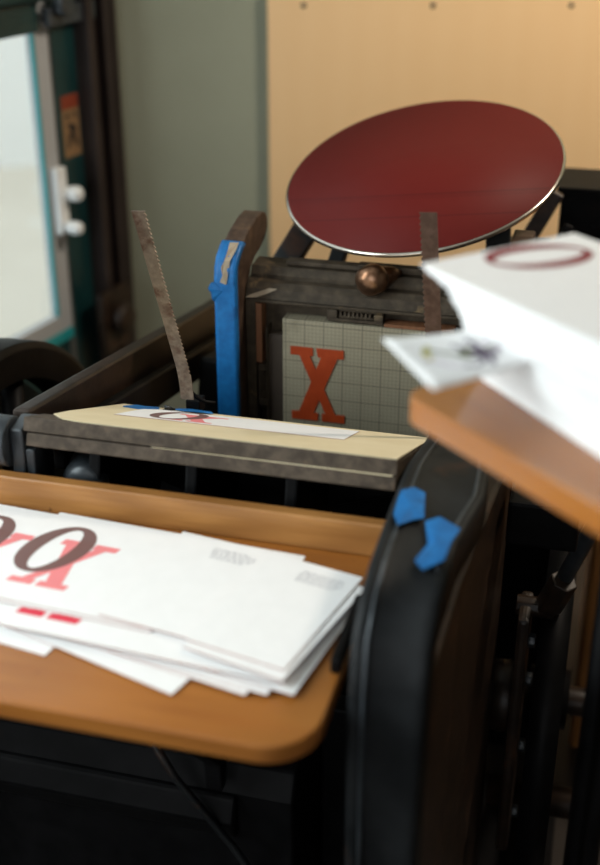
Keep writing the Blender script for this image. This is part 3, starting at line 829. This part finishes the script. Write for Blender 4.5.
def flat(cx, cy, z, rot): return Matrix.Translation((cx, cy, z)) @ Matrix.Rotation(R(rot), 4, 'Z')
SW, SH, T = .285, .168, .0008
def place(tlx, tly, rot, w=SW, h=SH):
    """centre of a sheet from its top-left corner"""
    c, s_ = math.cos(R(rot)), math.sin(R(rot))
    return tlx + c*w/2 + s_*h/2, tly + s_*w/2 - c*h/2
zz = .8503; GAP = .00035
stack = []
# lower sheets, from the board up: tl x, tl y, rotation, label
low = [(-.065, -.277, -9, SW, 'lowest white sheet, its corner sticking out over the front of the delivery board at left'),
       (.068, -.302, -17, SW, 'white sheet near the bottom of the pile, its skewed corner reaching furthest over the board'),
       (.131, -.288, -12, SW, 'white sheet low in the pile with a blunt front corner next to the frontmost one'),
       (.150, -.284, -9, SW, 'white sheet low in the pile, fanned out between blunt corner and rightmost edge'),
       (.173, -.280, -10, SW, 'white sheet low in the pile whose front corner reaches furthest right'),
       (.160, -.262, -6, SW, 'white sheet in the middle of the delivery pile, right edge fanned under the topmost card'),
       (.100, -.268, -5, SW, 'white sheet in the middle of the delivery pile, ending under the topmost card')]
for i, (x, y, r, wd, lab) in enumerate(low):
    c_, s_ = math.cos(R(r)), math.sin(R(r)); cx = x - c_*wd/2 - s_*SH/2; cy = y - s_*wd/2 + c_*SH/2
    s = Sheet(wd, SH, T); s.make('paper_sheet', flat(cx, cy, zz, r), lab, 'paper', 'printed sheets on the delivery board'); zz += T + GAP
# G: only the red feet of its X show
s = Sheet(SW, SH, T); s.X(-.138, -.062, .067, 4, .20); cx, cy = place(-.112, -.084, -4)
s.make('printed_sheet', flat(cx, cy, zz, -4), 'white sheet showing only the red feet of its X at front edge', 'paper', 'printed sheets on the delivery board'); zz += T + GAP
# F2: far left
s = Sheet(SW, SH, T); s.X(-.128, -.054, .066, 1, .20); s.O(-.109, .014, .070, .096, 2, .16, 0, .36); s.text(.075, .066, .052, 5, 3)
cx, cy = place(-.252, -.042, -4); s.make('printed_sheet', flat(cx, cy, zz, -4), 'white sheet with brown O and red X cut by the left picture edge', 'paper', 'printed sheets on the delivery board'); zz += T + GAP
# F1
s = Sheet(SW, SH, T); s.X(-.128, -.054, .066, 1, .20); s.O(-.109, .014, .070, .096, 2, .16, 0, .36); s.text(.075, .066, .052, 5, 4)
cx, cy = place(-.156, -.045, -4); s.make('printed_sheet', flat(cx, cy, zz, -4), 'white sheet with brown O over red X, beside the blank cards', 'paper', 'printed sheets on the delivery board'); zz += T + GAP
# M and R: cards lying face down with small grey text at the top right
cw_, chh = .104, .168
for (x, y, r, txt, lab) in ((-.010, -.052, -9, True, 'blank white card with faint grey text, between the X sheet and the rightmost card'),
                       (.101, -.086, -14, False, 'white card just under the topmost card, showing as a thin edge at right'),
                       (.094, -.074, -12.5, True, 'topmost white card with faint grey text at the right end of the pile')):
    s = Sheet(cw_, chh, .0012)
    if txt: s.text(-.008, .066, .054, 5, int(x*1000)+50)
    cx, cy = place(x, y, r, cw_, chh); s.make('printed_card', flat(cx, cy, zz, r), lab, 'paper', 'cards on the delivery board'); zz += .0012 + GAP

# ------------------------------------------------------------------ feed board on the right, with its tall pile
e1 = Vector((.735, -.678, 0)).normalized(); e2 = Vector((-e1.y, e1.x, 0)); ZF = 1.12
corner = Vector((.243, -.203, ZF)); MFd = frame(corner, e1, e2, Zv)
fb = thing('feed_board', 'honey-coloured wooden feed board with rounded corner, raised on the right', 'board', tuple(corner))
b = MB(); poly = rounded(0, .52, 0, .36, .022, 8)
b.prism(poly, 'z', -.0235, 0)
o = b.build('board', M['wood_feed'], None, bevel=.003, seg=3); o.parent = fb; o.matrix_local = MFd.to_3x3().to_4x4()
b = MB()   # bracket column carrying the feed board
b.tube([(.44, -.10, 0), (.44, -.10, 1.08)], .018, 16); b.lathe([(.018, 0), (.05, 0), (.05, .0155), (.018, .0155)], 28, mat=Matrix.Translation((.44, -.10, 1.08)), closed=True)
part(b, 'feed_board_post', M['iron'])

# illustrated card sticking out from under the pile: bent upward
def bent(u, v):
    """u 0..1 from the pile out to the tip, v 0..1 across"""
    zc = ZF + .0004 + 40*.00111 + .0001
    a = Vector((.368, -.200, zc)).lerp(Vector((.313, -.145, zc)), v); t = Vector((.283, -.296, zc)).lerp(Vector((.231, -.224, zc)), v)
    p = a.lerp(t, u); k = max(0, u-.3)/.7; p.z += (.001 + .007*v)*k**1.5
    return p
ic = thing('illustrated_card', 'white card with yellow-green and plum botanical drawing jutting from low in the tall pile', 'card', tuple(bent(0, .5)))
b = MB(); nu, nv = 12, 6; vs, fs = [], []
for i in range(nu+1):
    for j in range(nv+1):
        p = bent(i/nu, j/nv); vs.append(p); 
m_ = len(vs)
vs += [p + Vector((0, 0, .0006)) for p in vs[:m_]]
for i in range(nu):
    for j in range(nv):
        q = (i*(nv+1)+j, i*(nv+1)+j+1, (i+1)*(nv+1)+j+1, (i+1)*(nv+1)+j); fs += [q, tuple(k_+m_ for k_ in q[::-1])]
for i in range(nu):
    for j in (0, nv): a, c = i*(nv+1)+j, (i+1)*(nv+1)+j; fs.append((a, c, c+m_, a+m_))
for j in range(nv):
    for i in (0, nu): a, c = i*(nv+1)+j, i*(nv+1)+j+1; fs.append((a, c, c+m_, a+m_))
b.add(vs, fs, 0, True); b.build('card', M['paper'], ic)
def on_card(u, v, l=.0010): p = bent(u, v); p.z += l; return p
def blob(mb, cu, cv, ru, rv, rot=0, mi=0, n=14, l=.0010):
    vs = [on_card(cu, cv, l)]
    for k_ in range(n):
        a = 2*PI*k_/n; x, y = ru*math.cos(a), rv*math.sin(a)
        vs.append(on_card(cu + x*math.cos(rot) - y*math.sin(rot), cv + x*math.sin(rot) + y*math.cos(rot), l))
    mb.add(vs, [(0, k_+1, (k_+1) % n + 1) for k_ in range(n)], mi)
def stroke(mb, pts, w, mi, l=.0011):
    vs = []
    for i, (u, v) in enumerate(pts):
        a = pts[max(i-1, 0)]; c = pts[min(i+1, len(pts)-1)]; d = Vector((c[0]-a[0], c[1]-a[1])); d.normalize(); n_ = Vector((-d.y, d.x))*w/2
        vs += [on_card(u+n_.x, v+n_.y, l), on_card(u-n_.x, v-n_.y, l)]
    mb.add(vs, [(2*i, 2*i+1, 2*i+3, 2*i+2) for i in range(len(pts)-1)], mi)
b = MB()
blob(b, .78, .66, .03, .10, .5, 0); blob(b, .82, .50, .02, .05, .3, 0)
for (u, v, a, bb_, r_, mi) in ((.52, .52, .03, .10, .9, 1), (.46, .38, .025, .11, 1.4, 2), (.58, .42, .02, .09, -.5, 1), (.40, .58, .018, .12, .3, 2), (.36, .42, .02, .08, 2.0, 2), (.30, .62, .015, .06, .6, 3), (.27, .45, .012, .10, 1.2, 3), (.22, .55, .01, .08, .8, 3)):
    blob(b, u, v, a, bb_, r_, mi, l=.0012)
stroke(b, [(.80, .70), (.72, .62), (.62, .50), (.52, .44), (.40, .46), (.30, .52), (.20, .48)], .034, 1)
stroke(b, [(.66, .25), (.58, .20), (.50, .24), (.46, .36), (.48, .50), (.54, .60)], .038, 2)
stroke(b, [(.40, .78), (.39, .55), (.42, .30), (.46, .15)], .038, 2)
stroke(b, [(.34, .30), (.42, .42), (.50, .60), (.56, .70)], .034, 2)
stroke(b, [(.86, .50), (.80, .42), (.74, .30), (.66, .25)], .022, 3)
b.build('drawing', [M['yellow_print'], M['olive_print'], M['plum_print'], M['mauve_print']], ic)

# tall leaning pile of sheets
rnd = random.Random(3)
me_sheet = None
NS = 88; TS = .00085; PITCH = .00111
u_ax = e2; rot_pile = math.degrees(math.atan2(e1.y, e1.x))
zb = ZF + .0004
long_, wide = .165, .285
for i in range(NS):
    t = i/(NS-1)
    zrel = i/(NS-1)*.098
    # path of the pile's near-left corner and its slow twist from bottom to top
    K = ((0, .303, -.159, -7.5), (.03, .289, -.163, -6), (.050, .285, -.1555, -4.5), (.078, .271, -.162, -3), (.098, .250, -.168, -1.2))
    for (za, xa, ya, ra), (zc, xc, yc, rc) in zip(K, K[1:]):
        if za <= zrel <= zc + 1e-9:
            f = (zrel-za)/(zc-za); kx, ky, kr = xa+(xc-xa)*f, ya+(yc-ya)*f, ra+(rc-ra)*f; break
    f1 = Matrix.Rotation(R(kr), 3, 'Z') @ e1; f2 = Matrix.Rotation(R(kr), 3, 'Z') @ e2
    c = Vector((kx, ky, 0)) + f1*(wide/2 + rnd.uniform(-.0008, .0008)) + f2*(long_/2 + rnd.uniform(-.0009, .0009))
    mt = Matrix.Translation((c.x, c.y, zb + i*PITCH + (.0009 if i >= 40 else 0))) @ Matrix.Rotation(R(rot_pile + kr + rnd.uniform(-.35, .35)), 4, 'Z')
    if i == NS-1:
        s = Sheet(wide, long_, TS, edge=False)
        s.O(-.108, .012, .062, .093, 5, .14, .0, .30)
        s.make('printed_sheet', mt, 'topmost sheet of the tall pile, printed with a dark red O', 'paper', 'sheets piled on the feed board')
        continue
    if me_sheet is None:
        s = Sheet(wide, long_, TS, edge=False); o = s.make('blank_sheet', mt, 'x', 'paper'); me_sheet = o
    else:
        o = me_sheet.copy(); COL.objects.link(o); o.matrix_world = mt
    o['label'] = 'one of the plain white sheets inside the tall pile on feed board'; o['category'] = 'paper'; o['group'] = 'sheets piled on the feed board'

# ------------------------------------------------------------------ light
w = bpy.data.worlds.new('sky'); SC.world = w; w.use_nodes = True
bg = w.node_tree.nodes['Background']; bg.inputs['Color'].default_value = (.93, .97, 1.0, 1); bg.inputs['Strength'].default_value = 1.45
def window_light(name, mat, sx, sz, power, color):
    l = bpy.data.lights.new(name, 'AREA'); l.shape = 'RECTANGLE'; l.size = sx; l.size_y = sz; l.energy = power; l.color = color
    o = bpy.data.objects.new(name, l); COL.objects.link(o); o.matrix_world = mat; return o
# daylight through the side window: lamp fills the opening, facing into the room
def facing(pos, d, up=Zv):
    z = -Vector(d).normalized(); x = up.cross(z).normalized(); y = z.cross(x); return frame(pos, x, y, z)
window_light('daylight_side_window', facing(MW @ Vector(((W0+W1)/2, -.10, (WZ0+WZ1)/2)), NW), W1-W0, WZ1-WZ0, 66, (.92, .97, 1.0))
window_light('daylight_front_window', facing(MF @ Vector((L-1.55, -.16, 1.7)), MF.to_3x3() @ Vector((0, 1, 0))), 2.1, 1.6, 7, (.95, .98, 1.0))
# warm shaded lamp over the back wall, to the right of the picture
lm = bpy.data.lights.new('wall_lamp', 'AREA'); lm.shape = 'DISK'; lm.size = .30; lm.energy = 26; lm.color = (1.0, .86, .70)
lo = bpy.data.objects.new('wall_lamp', lm); COL.objects.link(lo)
lp = MBk @ Vector((1.65, .95, 2.35)); lo.matrix_world = facing(lp, (MBk @ Vector((.95, .0, .95))) - lp)

SC.view_settings.view_transform = 'Standard'; SC.view_settings.look = 'None'
SC.view_settings.gamma = 1; SC.view_settings.use_curve_mapping = False; SC.view_settings.exposure = 0
